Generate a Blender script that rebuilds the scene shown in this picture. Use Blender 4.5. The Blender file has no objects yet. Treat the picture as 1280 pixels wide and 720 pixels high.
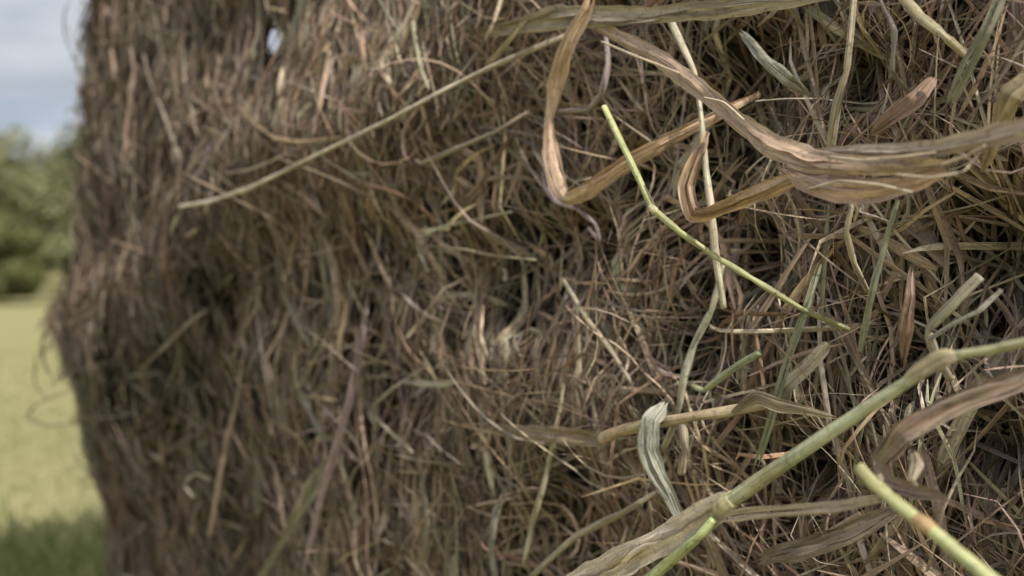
import bpy, bmesh, math, random
import numpy as np
from mathutils import Vector, Matrix

rng = np.random.default_rng(11)
random.seed(11)
sc = bpy.context.scene
COL = sc.collection

# ------------------------------------------------------------------ layout
CAM = np.array([0.0, 0.0, 0.75])
FPX = 1108.0                                   # focal length in photo pixels (1280 wide)
P0 = np.array([0.30, 0.52])                    # bale face, near end (plan)
P1 = np.array([-0.768, 1.53])                  # bale face, far corner (plan)
L = float(np.linalg.norm(P1 - P0))
D = (P1 - P0) / L                              # along the face, away from camera
N = np.array([-D[1], D[0]])                    # outward
if N @ P0 > 0: N = -N
S0 = -0.95                                     # near end of the bale
ZT, ZB = 0.78, -0.75                           # top and ground, relative to camera height
DEPTH = 1.6                                    # bale depth behind its face
HOLE_U, HOLE_V, HOLE_R = (343 - 640) / FPX, (360 - 50) / FPX, 0.0076

def tag(o, label=None, cat=None, group=None, kind=None):
    if label: o['label'] = label
    if cat: o['category'] = cat
    if group: o['group'] = group
    if kind: o['kind'] = kind
    return o

def empty(name, loc=(0, 0, 0)):
    o = bpy.data.objects.new(name, None)
    o.location = loc
    o.empty_display_size = 0.1
    COL.objects.link(o)
    return o

def vnoise(x, y, seed=0):
    """smooth value noise on arrays, about -1..1"""
    xi, yi = np.floor(x).astype(np.int64), np.floor(y).astype(np.int64)
    fx, fy = x - xi, y - yi
    fx, fy = fx * fx * (3 - 2 * fx), fy * fy * (3 - 2 * fy)
    def h(a, b):
        n = (a * 374761393 + b * 668265263 + seed * 1442695041) & 0xffffffff
        n = ((n ^ (n >> 13)) * 1274126177) & 0xffffffff
        return ((n ^ (n >> 16)) & 0xffff) / 32767.5 - 1
    return (h(xi, yi) * (1 - fx) + h(xi + 1, yi) * fx) * (1 - fy) + (h(xi, yi + 1) * (1 - fx) + h(xi + 1, yi + 1) * fx) * fy

def sstep(a, b, x):
    t = np.clip((x - a) / (b - a), 0, 1)
    return t * t * (3 - 2 * t)

def ridge_z(s):
    return -0.045 + 0.20 * np.clip((L - s) / 0.75, 0, 1.6) + 0.02 * np.sin(s * 9)

def on_face(px, py):
    uu = (px - 640) / FPX
    s = (uu * P0[1] - P0[0]) / (D[0] - uu * D[1])
    return s, (360 - py) / FPX * (P0[1] + s * D[1])
# open cavities in the near part of the face: (s, z, half width, half height, depth)
CAV = [on_face(px, py) + (rs, rz, a) for px, py, rs, rz, a in (
    (735, 300, .030, .034, 1.5), (800, 215, .026, .024, 1.4), (945, 320, .022, .030, 1.6), (1015, 585, .022, .026, 1.4), (1235, 300, .022, .034, 1.5),
    (885, 425, .024, .030, 1.3), (1135, 430, .016, .030, 1.4), (600, 330, .030, .030, 1.0), (430, 470, .05, .035, 1.2), (1080, 90, .018, .020, 1.2), (1240, 560, .018, .028, 1.3))]

def pocket(s, z):
    """0..1, hollows between tufts; deepest towards the near end"""
    k = vnoise(s * 13 + z * 4, z * 8.5, 77) + .45 * vnoise(s * 29, z * 19, 78)
    q = sstep(.0, .55, k)
    for cs_, cz_, rs_, rz_, a_ in CAV:
        q = np.maximum(q, a_ * np.exp(-(((s - cs_) / rs_) ** 2 + ((z - cz_) / rz_) ** 2) ** 1.5))
    return q

def bulge(s, z):
    """outward swelling of the bale face"""
    zr = ridge_z(s)
    dz = z - zr
    up = np.exp(-(np.maximum(dz, 0) / (0.13 - .055 * sstep(.75, L, s))) ** 2)
    dn = np.exp(-(np.abs(np.minimum(dz, 0)) / (0.075 + .035 * sstep(.8, L, s))) ** (2 + 1.5 * sstep(.8, L, s)))
    amp = 0.028 - 0.012 * sstep(0.7, 1.1, s) - 0.02 * sstep(0.35, 0.0, s)
    b = amp * np.where(dz > 0, up, dn)
    b += 0.016 * vnoise(s * 5, z * 5, 3) + 0.008 * vnoise(s * 14, z * 10, 4)
    b -= 0.035 * sstep(-0.05, -0.5, z)
    b -= (0.005 + 0.037 * sstep(.72, .3, s)) * pocket(s, z)
    return b

def corner_shift(s, z):
    """how far the far corner pushes sideways (along D) at height z"""
    k = sstep(L - 0.25, L, s)
    zc = z + 0.05
    w = 0.043 * np.exp(-(np.abs(zc) / np.where(zc > 0, 0.055, 0.05)) ** 2.6) - 0.060 * sstep(-0.2, -0.5, z) + 0.01 * vnoise(z * 14, z * 0 + 2, 8)
    return k * w

def surf(s, z, h):
    """point on the bale skin: s along the face (beyond L: round the corner on to the far side)"""
    R = 0.07
    b = bulge(np.minimum(s, L), z)
    cs = corner_shift(np.minimum(s, L), z)
    out = h + b
    # straight face
    sf = np.minimum(s, L - R)
    ang = np.clip((s - (L - R)) / (R * 1.5708), 0, 1) * 1.5708
    side = np.maximum(s - (L - R) - R * 1.5708, 0)
    cx = sf + (R + out) * np.sin(ang) + cs
    cn = -R + (R + out) * np.cos(ang) - side
    p = P0[None, :] + cx[..., None] * D + cn[..., None] * N
    return np.concatenate([p, (CAM[2] + z)[..., None]], axis=-1)

# ------------------------------------------------------------------ materials
def new_mat(name):
    m = bpy.data.materials.new(name)
    m.use_nodes = True
    nt = m.node_tree
    nt.nodes.clear()
    return m, nt

def node(nt, typ, **kw):
    n = nt.nodes.new(typ)
    for k, v in kw.items():
        setattr(n, k, v)
    return n

def hay_material(name, rough=0.62, streak=0.5, transl=0.16, spec=0.3):
    m, nt = new_mat(name)
    out = node(nt, 'ShaderNodeOutputMaterial')
    at = node(nt, 'ShaderNodeAttribute', attribute_name='col')
    uv = node(nt, 'ShaderNodeUVMap', uv_map='uv')
    mp = node(nt, 'ShaderNodeMapping'); mp.inputs['Scale'].default_value = (18, 5.5, 1)
    nz = node(nt, 'ShaderNodeTexNoise'); nz.inputs['Scale'].default_value = 1.0; nz.inputs['Detail'].default_value = 3
    mp2 = node(nt, 'ShaderNodeMapping'); mp2.inputs['Scale'].default_value = (60, 1.2, 1)
    nz2 = node(nt, 'ShaderNodeTexNoise'); nz2.inputs['Scale'].default_value = 1.0; nz2.inputs['Detail'].default_value = 4
    nt.links.new(uv.outputs[0], mp.inputs[0]); nt.links.new(mp.outputs[0], nz.inputs[0])
    nt.links.new(uv.outputs[0], mp2.inputs[0]); nt.links.new(mp2.outputs[0], nz2.inputs[0])
    r1 = node(nt, 'ShaderNodeMapRange'); r1.inputs[1].default_value = 0.32; r1.inputs[2].default_value = 0.68
    r1.inputs[3].default_value = 1 - streak; r1.inputs[4].default_value = 1 + streak * 0.6
    r2 = node(nt, 'ShaderNodeMapRange'); r2.inputs[1].default_value = 0.35; r2.inputs[2].default_value = 0.7
    r2.inputs[3].default_value = 1.12; r2.inputs[4].default_value = 0.62
    nt.links.new(nz.outputs[0], r1.inputs[0]); nt.links.new(nz2.outputs[0], r2.inputs[0])
    mu = node(nt, 'ShaderNodeMath', operation='MULTIPLY')
    nt.links.new(r1.outputs[0], mu.inputs[0]); nt.links.new(r2.outputs[0], mu.inputs[1])
    vm = node(nt, 'ShaderNodeVectorMath', operation='SCALE')
    nt.links.new(at.outputs['Color'], vm.inputs[0]); nt.links.new(mu.outputs[0], vm.inputs['Scale'])
    tco = node(nt, 'ShaderNodeTexCoord'); nz3 = node(nt, 'ShaderNodeTexNoise'); nz3.inputs['Scale'].default_value = 330; nz3.inputs['Detail'].default_value = 3
    nt.links.new(tco.outputs['Object'], nz3.inputs[0])
    r3 = node(nt, 'ShaderNodeMapRange'); r3.inputs[1].default_value = .55; r3.inputs[2].default_value = .72; r3.inputs[3].default_value = 1.05; r3.inputs[4].default_value = .62
    nt.links.new(nz3.outputs[0], r3.inputs[0])
    mu2 = node(nt, 'ShaderNodeMath', operation='MULTIPLY'); nt.links.new(mu.outputs[0], mu2.inputs[0]); nt.links.new(r3.outputs[0], mu2.inputs[1])
    nt.links.new(mu2.outputs[0], vm.inputs['Scale'])
    pb = node(nt, 'ShaderNodeBsdfPrincipled')
    pb.inputs['Roughness'].default_value = rough
    pb.inputs['Specular IOR Level'].default_value = spec
    nt.links.new(vm.outputs[0], pb.inputs['Base Color'])
    bp = node(nt, 'ShaderNodeBump'); bp.inputs['Strength'].default_value = 0.35; bp.inputs['Distance'].default_value = 0.0006
    nt.links.new(nz.outputs[0], bp.inputs['Height']); nt.links.new(bp.outputs[0], pb.inputs['Normal'])
    tr = node(nt, 'ShaderNodeBsdfTranslucent')
    nt.links.new(vm.outputs[0], tr.inputs['Color'])
    mx = node(nt, 'ShaderNodeMixShader'); mx.inputs[0].default_value = transl
    nt.links.new(pb.outputs[0], mx.inputs[1]); nt.links.new(tr.outputs[0], mx.inputs[2])
    nt.links.new(mx.outputs[0], out.inputs[0])
    return m

M_HAY = hay_material('dry_hay', rough=0.55, transl=0.05, spec=0.35)
M_STALK = hay_material('fresh_stalk', rough=0.5, streak=0.28, transl=0.06, spec=0.35)
M_LEAF = hay_material('dry_leaf', rough=0.45, streak=0.3, transl=0.14, spec=0.45)
M_GRASS = hay_material('grass_blades', rough=0.6, streak=0.2, transl=0.3, spec=0.2)

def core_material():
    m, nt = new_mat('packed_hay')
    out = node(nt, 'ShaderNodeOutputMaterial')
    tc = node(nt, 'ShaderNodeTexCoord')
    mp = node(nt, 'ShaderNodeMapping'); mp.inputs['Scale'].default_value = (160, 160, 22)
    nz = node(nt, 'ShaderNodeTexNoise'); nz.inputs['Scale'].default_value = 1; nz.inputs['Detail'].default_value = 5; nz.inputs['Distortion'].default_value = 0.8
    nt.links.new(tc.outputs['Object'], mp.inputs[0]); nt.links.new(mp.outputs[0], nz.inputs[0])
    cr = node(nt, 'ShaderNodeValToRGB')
    cr.color_ramp.elements[0].position = 0.35; cr.color_ramp.elements[0].color = (0.010, 0.007, 0.005, 1)  # near black hay colour paints the shade behind the strands
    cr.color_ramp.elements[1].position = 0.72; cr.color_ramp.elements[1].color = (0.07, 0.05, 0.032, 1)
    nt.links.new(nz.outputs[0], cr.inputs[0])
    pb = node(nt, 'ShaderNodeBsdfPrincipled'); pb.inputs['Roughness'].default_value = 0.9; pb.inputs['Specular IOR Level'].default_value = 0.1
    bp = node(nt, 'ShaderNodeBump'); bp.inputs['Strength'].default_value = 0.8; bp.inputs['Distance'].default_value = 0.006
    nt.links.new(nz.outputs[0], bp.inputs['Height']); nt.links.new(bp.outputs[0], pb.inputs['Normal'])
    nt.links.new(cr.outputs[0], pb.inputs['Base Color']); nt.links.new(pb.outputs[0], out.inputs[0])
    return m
M_CORE = core_material()

# ------------------------------------------------------------------ ribbons (all strands share this builder)
def build_ribbons(P, W, C, twist, fold=0.35, uvseed=None, round_=None, side_hint=None):
    """P (n,k,3) spines; W (n,k) half widths; C (n,3); twist (n,k). V-folded ribbons, 3 verts across."""
    n, k, _ = P.shape
    T = np.gradient(P, axis=1)
    T /= np.linalg.norm(T, axis=2, keepdims=True) + 1e-12
    V = P - CAM if side_hint is None else np.broadcast_to(side_hint, P.shape)
    V = V / (np.linalg.norm(V, axis=2, keepdims=True) + 1e-9)
    A = np.cross(T, V); A /= np.linalg.norm(A, axis=2, keepdims=True) + 1e-9
    B = np.cross(T, A)
    c, s = np.cos(twist)[..., None], np.sin(twist)[..., None]
    A2, B2 = A * c + B * s, -A * s + B * c
    w = W[..., None]
    left, right = P + A2 * w, P - A2 * w
    mid = P + B2 * w * fold
    verts = np.stack([left, mid, right], axis=2).reshape(-1, 3)
    idx = np.arange(n * k * 3).reshape(n, k, 3)
    q = []
    for j in (0, 1):
        a, b = idx[:, :-1, j], idx[:, :-1, j + 1]
        c_, d = idx[:, 1:, j + 1], idx[:, 1:, j]
        q.append(np.stack([a, b, c_, d], axis=-1).reshape(-1, 4))
    faces = np.concatenate(q)
    seg = np.linalg.norm(np.diff(P, axis=1), axis=2)
    ln = np.concatenate([np.zeros((n, 1)), np.cumsum(seg, axis=1)], axis=1)
    sd = (rng.random(n) * 50 if uvseed is None else uvseed)
    U = ln + sd[:, None]
    uv = np.stack([np.repeat(U[..., None], 3, 2), np.broadcast_to(np.array([0, .5, 1.0]), (n, k, 3)) + sd[:, None, None] * 3], axis=-1).reshape(-1, 2)
    col = np.repeat(C[:, None, :], k * 3, axis=1).reshape(-1, 3)
    return verts, faces, uv, col

def mesh_from(name, verts, faces, uv, col, mat, smooth=True):
    me = bpy.data.meshes.new(name)
    nv, nf = len(verts), len(faces)
    me.vertices.add(nv); me.vertices.foreach_set('co', np.ascontiguousarray(verts, dtype=np.float32).ravel())
    me.loops.add(nf * 4); me.polygons.add(nf)
    fl = np.ascontiguousarray(faces, dtype=np.int32).ravel()
    me.loops.foreach_set('vertex_index', fl)
    me.polygons.foreach_set('loop_start', np.arange(0, nf * 4, 4, dtype=np.int32))
    me.polygons.foreach_set('use_smooth', np.full(nf, smooth))
    me.update(calc_edges=True)
    ul = me.uv_layers.new(name='uv'); ul.data.foreach_set('uv', uv[fl].astype(np.float32).ravel())
    ca = me.color_attributes.new('col', 'FLOAT_COLOR', 'POINT')
    ca.data.foreach_set('color', np.concatenate([col, np.ones((nv, 1))], axis=1).astype(np.float32).ravel())
    me.materials.append(mat)
    return me

def link(name, me, parent=None, loc=None):
    o = bpy.data.objects.new(name, me)
    COL.objects.link(o)
    if loc is not None:
        me.transform(Matrix.Translation(-Vector(loc)))
        o.location = loc
    if parent is not None:
        o.parent = parent
        if parent.type == 'EMPTY':
            o.matrix_parent_inverse = Matrix.Translation(-parent.location)
    return o

# ------------------------------------------------------------------ hay colours (linear albedo)
PAL = np.array([
    [.46, .335, .205],   # tan
    [.42, .345, .220],   # straw grey
    [.34, .320, .185],   # grey green
    [.28, .185, .110],   # brown
    [.42, .300, .225],   # dusty pink
    [.64, .540, .360],   # pale
    [.43, .370, .290],   # grey
    [.36, .210, .115],   # rust
    [.32, .245, .225],   # mauve
])
_l = PAL @ np.array([.3, .6, .1])
PAL = (PAL * .78 + _l[:, None] * .22) * np.array([1.0, .935, .96]) * .95
PW = np.array([.25, .21, .13, .14, .09, .065, .09, .035, .015]); PW /= PW.sum()

def face_dist(s):
    p = P0[None] + np.asarray(s)[:, None] * D
    return np.linalg.norm(p, axis=1)

def strands(n, s, z, h0, h1, ln, w, ang, curl, K=9, wild=0.0, clump=None, tint=None):
    """walk n strands over the bale skin"""
    t = np.linspace(-.5, .5, K)[None, :]
    curl = curl * np.where(rng.random(n) < .78, .12, 1.0)
    th = ang[:, None] + curl[:, None] * t * 2 + 0.035 * rng.normal(size=(n, 1)) * np.sin(t * 9 + rng.random((n, 1)) * 6)
    # a kink in some strands
    kk = rng.random((n, 1)) < 0.2
    kp = (rng.random((n, 1)) - .5) * .7
    th = th + np.where(kk, (t > kp) * rng.normal(0, 1.0, (n, 1)), 0)
    step = (ln / (K - 1))[:, None]
    ds = np.sin(th) * step; dz = np.cos(th) * step
    S = np.cumsum(ds, axis=1); Z = np.cumsum(dz, axis=1)
    S = S - S.mean(axis=1, keepdims=True) + s[:, None]
    Z = Z - Z.mean(axis=1, keepdims=True) + z[:, None]
    ph = rng.random((n, 1)) * 6.28
    hb = h0[:, None] + (h1 - h0)[:, None] * (t + .5)
    H = hb + wild * np.sin(t * (3 + 4 * rng.random((n, 1))) + ph) * ln[:, None] * 0.08
    Z = np.clip(Z, ZB + 0.01, ZT + 0.05)
    P = surf(S, Z, H)
    tw0 = rng.normal(0, .8, (n, 1)); tw1 = rng.normal(0, 1.6, (n, 1))
    twist = tw0 + tw1 * t
    taper = 1 - 0.75 * np.abs(t * 2) ** 6
    taper2 = 1 - 0.55 * (t + .5) * (rng.random((n, 1)) < .5)
    W = (w * .5)[:, None] * taper * taper2
    ci = rng.choice(len(PAL), n, p=PW)
    if clump is not None:
        r = rng.random(n) < .55
        ci = np.where(r, clump, ci)
    C = PAL[ci] * np.clip(np.exp(rng.normal(-.06, .33, (n, 1))), .45, 1.7) * rng.uniform(.95, 1.05, (n, 3))
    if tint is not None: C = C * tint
    C = C * (1 - .33 * sstep(.5, .95, s))[:, None] * np.array([1.0, 1, .985])  # far part of the face coloured darker, in place of shade
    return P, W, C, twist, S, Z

def in_hole(P, r=HOLE_R):
    rel = P - CAM
    Y = rel[..., 1]
    dx = rel[..., 0] - HOLE_U * Y
    dz = (rel[..., 2] - HOLE_V * Y) * .62
    return np.any((dx ** 2 + dz ** 2) < (r * np.clip(Y, .9, 2)) ** 2, axis=1)

# ------------------------------------------------------------------ the bale
bale = empty('hay_bale', (float(P0[0] + D[0] * .3 - N[0] * .8), float(P0[1] + D[1] * .3 - N[1] * .8), 0))
tag(bale, 'large weathered hay bale with a shaggy brown face, standing on the mown field', 'hay bale')

def build_core():
    ss = np.concatenate([np.concatenate([np.linspace(S0, -.3, 40), np.linspace(-.295, L + .04, 330)]), np.linspace(L + .06, L + DEPTH, 40)])
    zz = np.linspace(ZB, ZT, 230)
    Sg, Zg = np.meshgrid(ss, zz, indexing='ij')
    dip = -0.030 - .036 * sstep(1.0, .3, Sg) + 0.014 * vnoise(Sg * 32, Zg * 14, 21) + 0.012 * vnoise(Sg * 60, Zg * 24, 22)
    dip -= 0.05 * sstep(ZT - .08, ZT, Zg) + .02
    P = surf(Sg, Zg, dip)
    ni, nj = Sg.shape
    bm = bmesh.new()
    vs = [[bm.verts.new(P[i, j]) for j in range(nj)] for i in range(ni)]
    rel = P - CAM
    hx = rel[..., 0] - HOLE_U * rel[..., 1]; hz = (rel[..., 2] - HOLE_V * rel[..., 1]) * .62
    hole = (hx ** 2 + hz ** 2) < (.0135 * rel[..., 1]) ** 2
    for i in range(ni - 1):
        for j in range(nj - 1):
            if hole[i, j] or hole[i + 1, j] or hole[i, j + 1] or hole[i + 1, j + 1]: continue
            bm.faces.new((vs[i][j], vs[i + 1][j], vs[i + 1][j + 1], vs[i][j + 1]))
    # back, near end, top
    b0 = P0 + D * S0 - N * DEPTH; b1 = P0 + D * L - N * DEPTH
    def V(p, z): return bm.verts.new((p[0], p[1], CAM[2] + z))
    q = [V(b0, ZB), V(b0, ZT - .03), V(b1, ZT - .03), V(b1, ZB)]
    bm.faces.new(q)
    cc = P0 + D * (L + S0) / 2 - N * DEPTH / 2
    top_edge = [vs[i][nj - 1] for i in range(ni)]
    bm.faces.new((q[0], q[1], vs[0][nj - 1]) ) ; bm.faces.new((q[0], vs[0][nj - 1], vs[0][0]))
    ctr = V(cc, ZT + .04)
    for i in range(ni - 1):
        bm.faces.new((top_edge[i], top_edge[i + 1], ctr))
    bm.faces.new((top_edge[-1], q[2], ctr)); bm.faces.new((q[2], q[1], ctr)); bm.faces.new((q[1], top_edge[0], ctr))
    # walls of the tunnel that runs through the corner of the bale
    rings = []
    for Y in np.linspace(1.06, 1.82, 10):
        rr = .0115 * Y
        rings.append([bm.verts.new((HOLE_U * Y + math.cos(a) * rr * random.uniform(.95, 1.2), Y, CAM[2] + HOLE_V * Y + math.sin(a) * rr * 1.6 * random.uniform(.95, 1.2)))
                      for a in np.linspace(0, 2 * math.pi, 13)[:-1]])
    for a, b in zip(rings, rings[1:]):
        for k in range(12):
            bm.faces.new((a[k], a[(k + 1) % 12], b[(k + 1) % 12], b[k]))
    me = bpy.data.meshes.new('packed_core')
    bm.to_mesh(me); bm.free()
    for p in me.polygons: p.use_smooth = True
    me.materials.append(M_CORE)
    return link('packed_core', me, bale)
build_core()

parts = []
def add(n, s, z, **kw):
    parts.append(strands(n, s, z, **kw))

def sample_sz(n, smin=-.35, smax=L + .12, pw=2.0):
    """density falls with the square of distance from where one can stand"""
    s = rng.uniform(smin, smax, n * 6)
    d = face_dist(s)
    keep = rng.random(n * 6) < (face_dist(np.array([0.0]))[0] / d) ** pw
    s = s[keep][:n]
    while len(s) < n: s = np.concatenate([s, s])[:n]
    d = face_dist(s)
    z = rng.uniform(-.5, .5, n) * np.clip(d * .95, .5, 1.5)
    return s, np.clip(z, ZB + .03, ZT - .01)

def angle_field(s, z):
    a = .30 * vnoise(s * 9, z * 7, 31) + .40 * vnoise(s * 22, z * 16, 32)
    return a * (1 - .6 * sstep(.06, -.06, z) * sstep(.8, .5, s))

# 1) deep mat, whole visible skin
def layer(n, hlo, hhi, wmu, wsd, lmin, lmax, spread, wild, pw=1.6, uni=.12, curl=.35, K=9, smin=-.35, tint=None, hol=0, thin=0):
    nc = max(n // 9, 1)
    cs, cz = sample_sz(nc, smin=smin, pw=pw)
    ca = angle_field(cs, cz) + rng.normal(0, .25, nc)
    ch = rng.uniform(hlo, hhi, nc)
    cc = rng.choice(len(PAL), nc, p=PW)
    if thin:
        kp_ = rng.random(nc) > thin * sstep(.75, .3, cs)
        cs, cz, ca, ch, cc = cs[kp_], cz[kp_], ca[kp_], ch[kp_], cc[kp_]
        n = int(n * len(cs) / nc); nc = len(cs)
    if hol:      # open, dark pockets between the tufts
        ok = rng.random(nc) > hol * np.minimum(pocket(cs, cz), 1)
        wts = np.where(ok, 1.0, .0) + .02
        ci = rng.choice(nc, n, p=wts / wts.sum())
    else:
        ci = rng.integers(0, nc, n)
    s = cs[ci] + rng.normal(0, .014, n); z = cz[ci] + rng.normal(0, .03, n)
    a = ca[ci] + rng.normal(0, spread, n)
    ln_f = np.exp(rng.normal(0, .38, n))
    u = rng.random(n) < uni
    a = np.where(u, rng.uniform(-1.57, 1.57, n), a)
    h = ch[ci] + rng.normal(0, .003, n)
    w = np.exp(rng.normal(math.log(wmu), wsd, n))
    ln = rng.uniform(lmin, lmax, n) * np.clip(ln_f, .3, 1.8)
    tt = None if tint is None else tint * (1 - .5 * sstep(.8, .4, s))[:, None]  # tinted layers darkened further at the near end, standing in for gap shade
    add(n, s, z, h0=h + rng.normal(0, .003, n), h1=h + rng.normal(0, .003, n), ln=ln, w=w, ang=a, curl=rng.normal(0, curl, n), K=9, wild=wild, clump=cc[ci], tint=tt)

layer(11000, -.080, -.036, .0030, .45, .06, .2, .16, .02, tint=.24)  # deep strands coloured dark: shade of the gaps put into the colour
layer(8200, -.034, -.004, .0028, .55, .06, .2, .22, .04, tint=.50, hol=.94, pw=1.0, thin=.55)  # middle strands darkened in colour for the same gap shade
layer(3800, -.010, .012, .0021, .55, .05, .17, .35, .08, uni=.16, curl=.5, hol=.95, pw=.7, thin=.35)
layer(1900, .008, .026, .0016, .5, .05, .17, .5, .2, uni=.25, curl=.8, hol=1, pw=.7)
# coarse near side of the bale
layer(1000, -.026, .000, .0046, .35, .08, .22, .3, .06, uni=.15, pw=3.4, smin=-.25, hol=.6)
layer(1300, .000, .022, .0036, .45, .07, .2, .42, .12, uni=.25, pw=3.4, smin=-.25, hol=1)
# long hanging straws at the near end
n = 900
s = rng.uniform(-.15, .85, n); z = rng.uniform(-.3, .2, n)
add(n, s, z, h0=rng.uniform(-.02, .014, n), h1=rng.uniform(-.02, .018, n), ln=rng.uniform(.06, .26, n), w=np.exp(rng.normal(math.log(.0028), .5, n)), ang=rng.normal(.03, .24, n), curl=rng.normal(0, .35, n), wild=.04, tint=rng.uniform(.7, 1.9, (n, 1)))
# strands that stand well clear of the face and cross over the larger blades
n = 170
s = rng.uniform(-.15, .8, n); z = rng.uniform(-.22, .2, n)
add(n, s, z, h0=rng.uniform(.0, .06, n), h1=rng.uniform(.02, .10, n), ln=rng.uniform(.04, .13, n), w=np.exp(rng.normal(math.log(.0011), .4, n)), ang=rng.uniform(-1.6, 1.6, n), curl=rng.normal(0, .9, n), wild=.3, tint=rng.uniform(.8, 1.5, (n, 1)))
# broken flat bits and chaff lying at all angles
n = 1500
s, z = sample_sz(n, pw=1.2)
add(n, s, z, h0=rng.uniform(-.005, .018, n), h1=rng.uniform(-.005, .022, n), ln=rng.uniform(.012, .05, n), w=np.exp(rng.normal(math.log(.0036), .35, n)), ang=rng.uniform(-1.6, 1.6, n), curl=rng.normal(0, .3, n), tint=np.full((n, 1), 1.15))
# wild bent strands standing off the skin
n = 900
s, z = sample_sz(n)
add(n, s, z, h0=rng.uniform(0, .02, n), h1=rng.uniform(.02, .06, n), ln=rng.uniform(.05, .16, n), w=np.exp(rng.normal(math.log(.0016), .4, n)), ang=rng.uniform(-2.2, 2.2, n), curl=rng.normal(0, 1.3, n), wild=.5)
# tufts that hang over the ledge
n = 2600
s = rng.uniform(.15, L + .1, n); zr = ridge_z(np.minimum(s, L))
add(n, s, zr + rng.uniform(-.07, .05, n), h0=rng.uniform(0, .03, n), h1=rng.uniform(-.012, .012, n), ln=rng.uniform(.05, .12, n), w=np.exp(rng.normal(math.log(.0018), .45, n)), ang=rng.normal(0, .5, n), curl=rng.normal(0, .8, n), wild=.25)
# shag on the far corner, makes the frayed outline
n = 1700
s = rng.uniform(L - .12, L + .2, n); z = rng.uniform(-.55, .6, n)
add(n, s, z, h0=rng.uniform(-.01, .01, n), h1=rng.uniform(-.004, .018, n), ln=rng.uniform(.04, .12, n), w=np.exp(rng.normal(math.log(.002), .4, n)), ang=rng.normal(0, .5, n), curl=rng.normal(0, .7, n), wild=.2)
n = 420
s = rng.uniform(L - .08, L + .06, n); z = rng.normal(-.075, .035, n)
add(n, s, z, h0=rng.uniform(0, .015, n), h1=rng.uniform(0, .035, n), ln=rng.uniform(.04, .11, n), w=np.exp(rng.normal(math.log(.0018), .4, n)), ang=rng.normal(0, .8, n), curl=rng.normal(0, 1.4, n), wild=.5)
n = 170
s = rng.uniform(L - .16, L + .06, n); z = rng.uniform(-.5, .55, n)
add(n, s, z, h0=rng.uniform(-.01, .0, n), h1=rng.uniform(.012, .045, n), ln=rng.uniform(.03, .09, n), w=np.exp(rng.normal(math.log(.0014), .4, n)), ang=rng.uniform(-2.4, 2.4, n), curl=rng.normal(0, .8, n), wild=.3)
for tz in (-.03, -.06, -.09, -.125):
    n = 60
    s = rng.normal(L - .02, .05, n); z = tz + rng.normal(0, .008, n)
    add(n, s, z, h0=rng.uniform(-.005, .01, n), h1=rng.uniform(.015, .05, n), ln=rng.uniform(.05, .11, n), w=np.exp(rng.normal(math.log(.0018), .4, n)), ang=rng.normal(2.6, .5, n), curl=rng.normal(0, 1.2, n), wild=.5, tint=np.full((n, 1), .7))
# kinked, broken, crossing straws over the middle and far parts of the face
for pw_, nn_, wm_ in ((.5, 900, .0026), (1.5, 500, .0022)):
    n = nn_
    s, z = sample_sz(n, smin=.2, pw=pw_)
    add(n, s, z, h0=rng.uniform(-.004, .014, n), h1=rng.uniform(-.004, .02, n), ln=rng.uniform(.025, .13, n), w=np.exp(rng.normal(math.log(wm_), .5, n)), ang=rng.normal(0, .95, n), curl=rng.normal(0, .9, n), wild=.12, tint=rng.uniform(.8, 1.6, (n, 1)))
# thinner cover where only a sideways step would see it: far side, near end
n = 5200
s = np.concatenate([rng.uniform(L + .1, L + 1.0, n // 2), rng.uniform(S0 + .05, -.3, n - n // 2)]); z = rng.uniform(ZB + .03, ZT - .02, n)
add(n, s, z, h0=rng.uniform(-.02, .01, n), h1=rng.uniform(-.02, .01, n), ln=rng.uniform(.08, .22, n), w=rng.uniform(.003, .007, n), ang=rng.normal(0, .4, n), curl=rng.normal(0, .4, n), wild=.05)
# rest of the face above and below the framed band
n = 5200
s = rng.uniform(-.3, L + .1, n); z = np.where(rng.random(n) < .5, rng.uniform(.25, ZT, n), rng.uniform(ZB, -.25, n))
add(n, s, z, h0=rng.uniform(-.02, .005, n), h1=rng.uniform(-.02, .01, n), ln=rng.uniform(.08, .2, n), w=rng.uniform(.002, .006, n), ang=rng.normal(0, .35, n), curl=rng.normal(0, .4, n), wild=.05)

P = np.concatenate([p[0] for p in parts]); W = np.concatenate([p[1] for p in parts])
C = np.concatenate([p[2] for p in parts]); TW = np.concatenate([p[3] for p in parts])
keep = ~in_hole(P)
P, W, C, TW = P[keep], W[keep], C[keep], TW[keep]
# straw on the flat top
n = 2500
a = rng.uniform(S0, L, n); b = rng.uniform(.02, DEPTH, n); an = rng.uniform(0, 6.28, n); ln = rng.uniform(.08, .2, n)
t = np.linspace(-.5, .5, 9)[None]
A_ = a[:, None] + np.cos(an)[:, None] * t * ln[:, None]; B_ = b[:, None] + np.sin(an)[:, None] * t * ln[:, None]
Pt = P0 + A_[..., None] * D - B_[..., None] * N
Pt = np.concatenate([Pt, (CAM[2] + ZT + .02 + rng.uniform(-.02, .02, (n, 1)) + .01 * np.cos(t * 5))[..., None]], axis=2)
P = np.concatenate([P, Pt]); W = np.concatenate([W, np.full((n, 9), .002)]); TW = np.concatenate([TW, rng.normal(1.2, .5, (n, 9))])
C = np.concatenate([C, PAL[rng.choice(len(PAL), n, p=PW)]])

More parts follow.
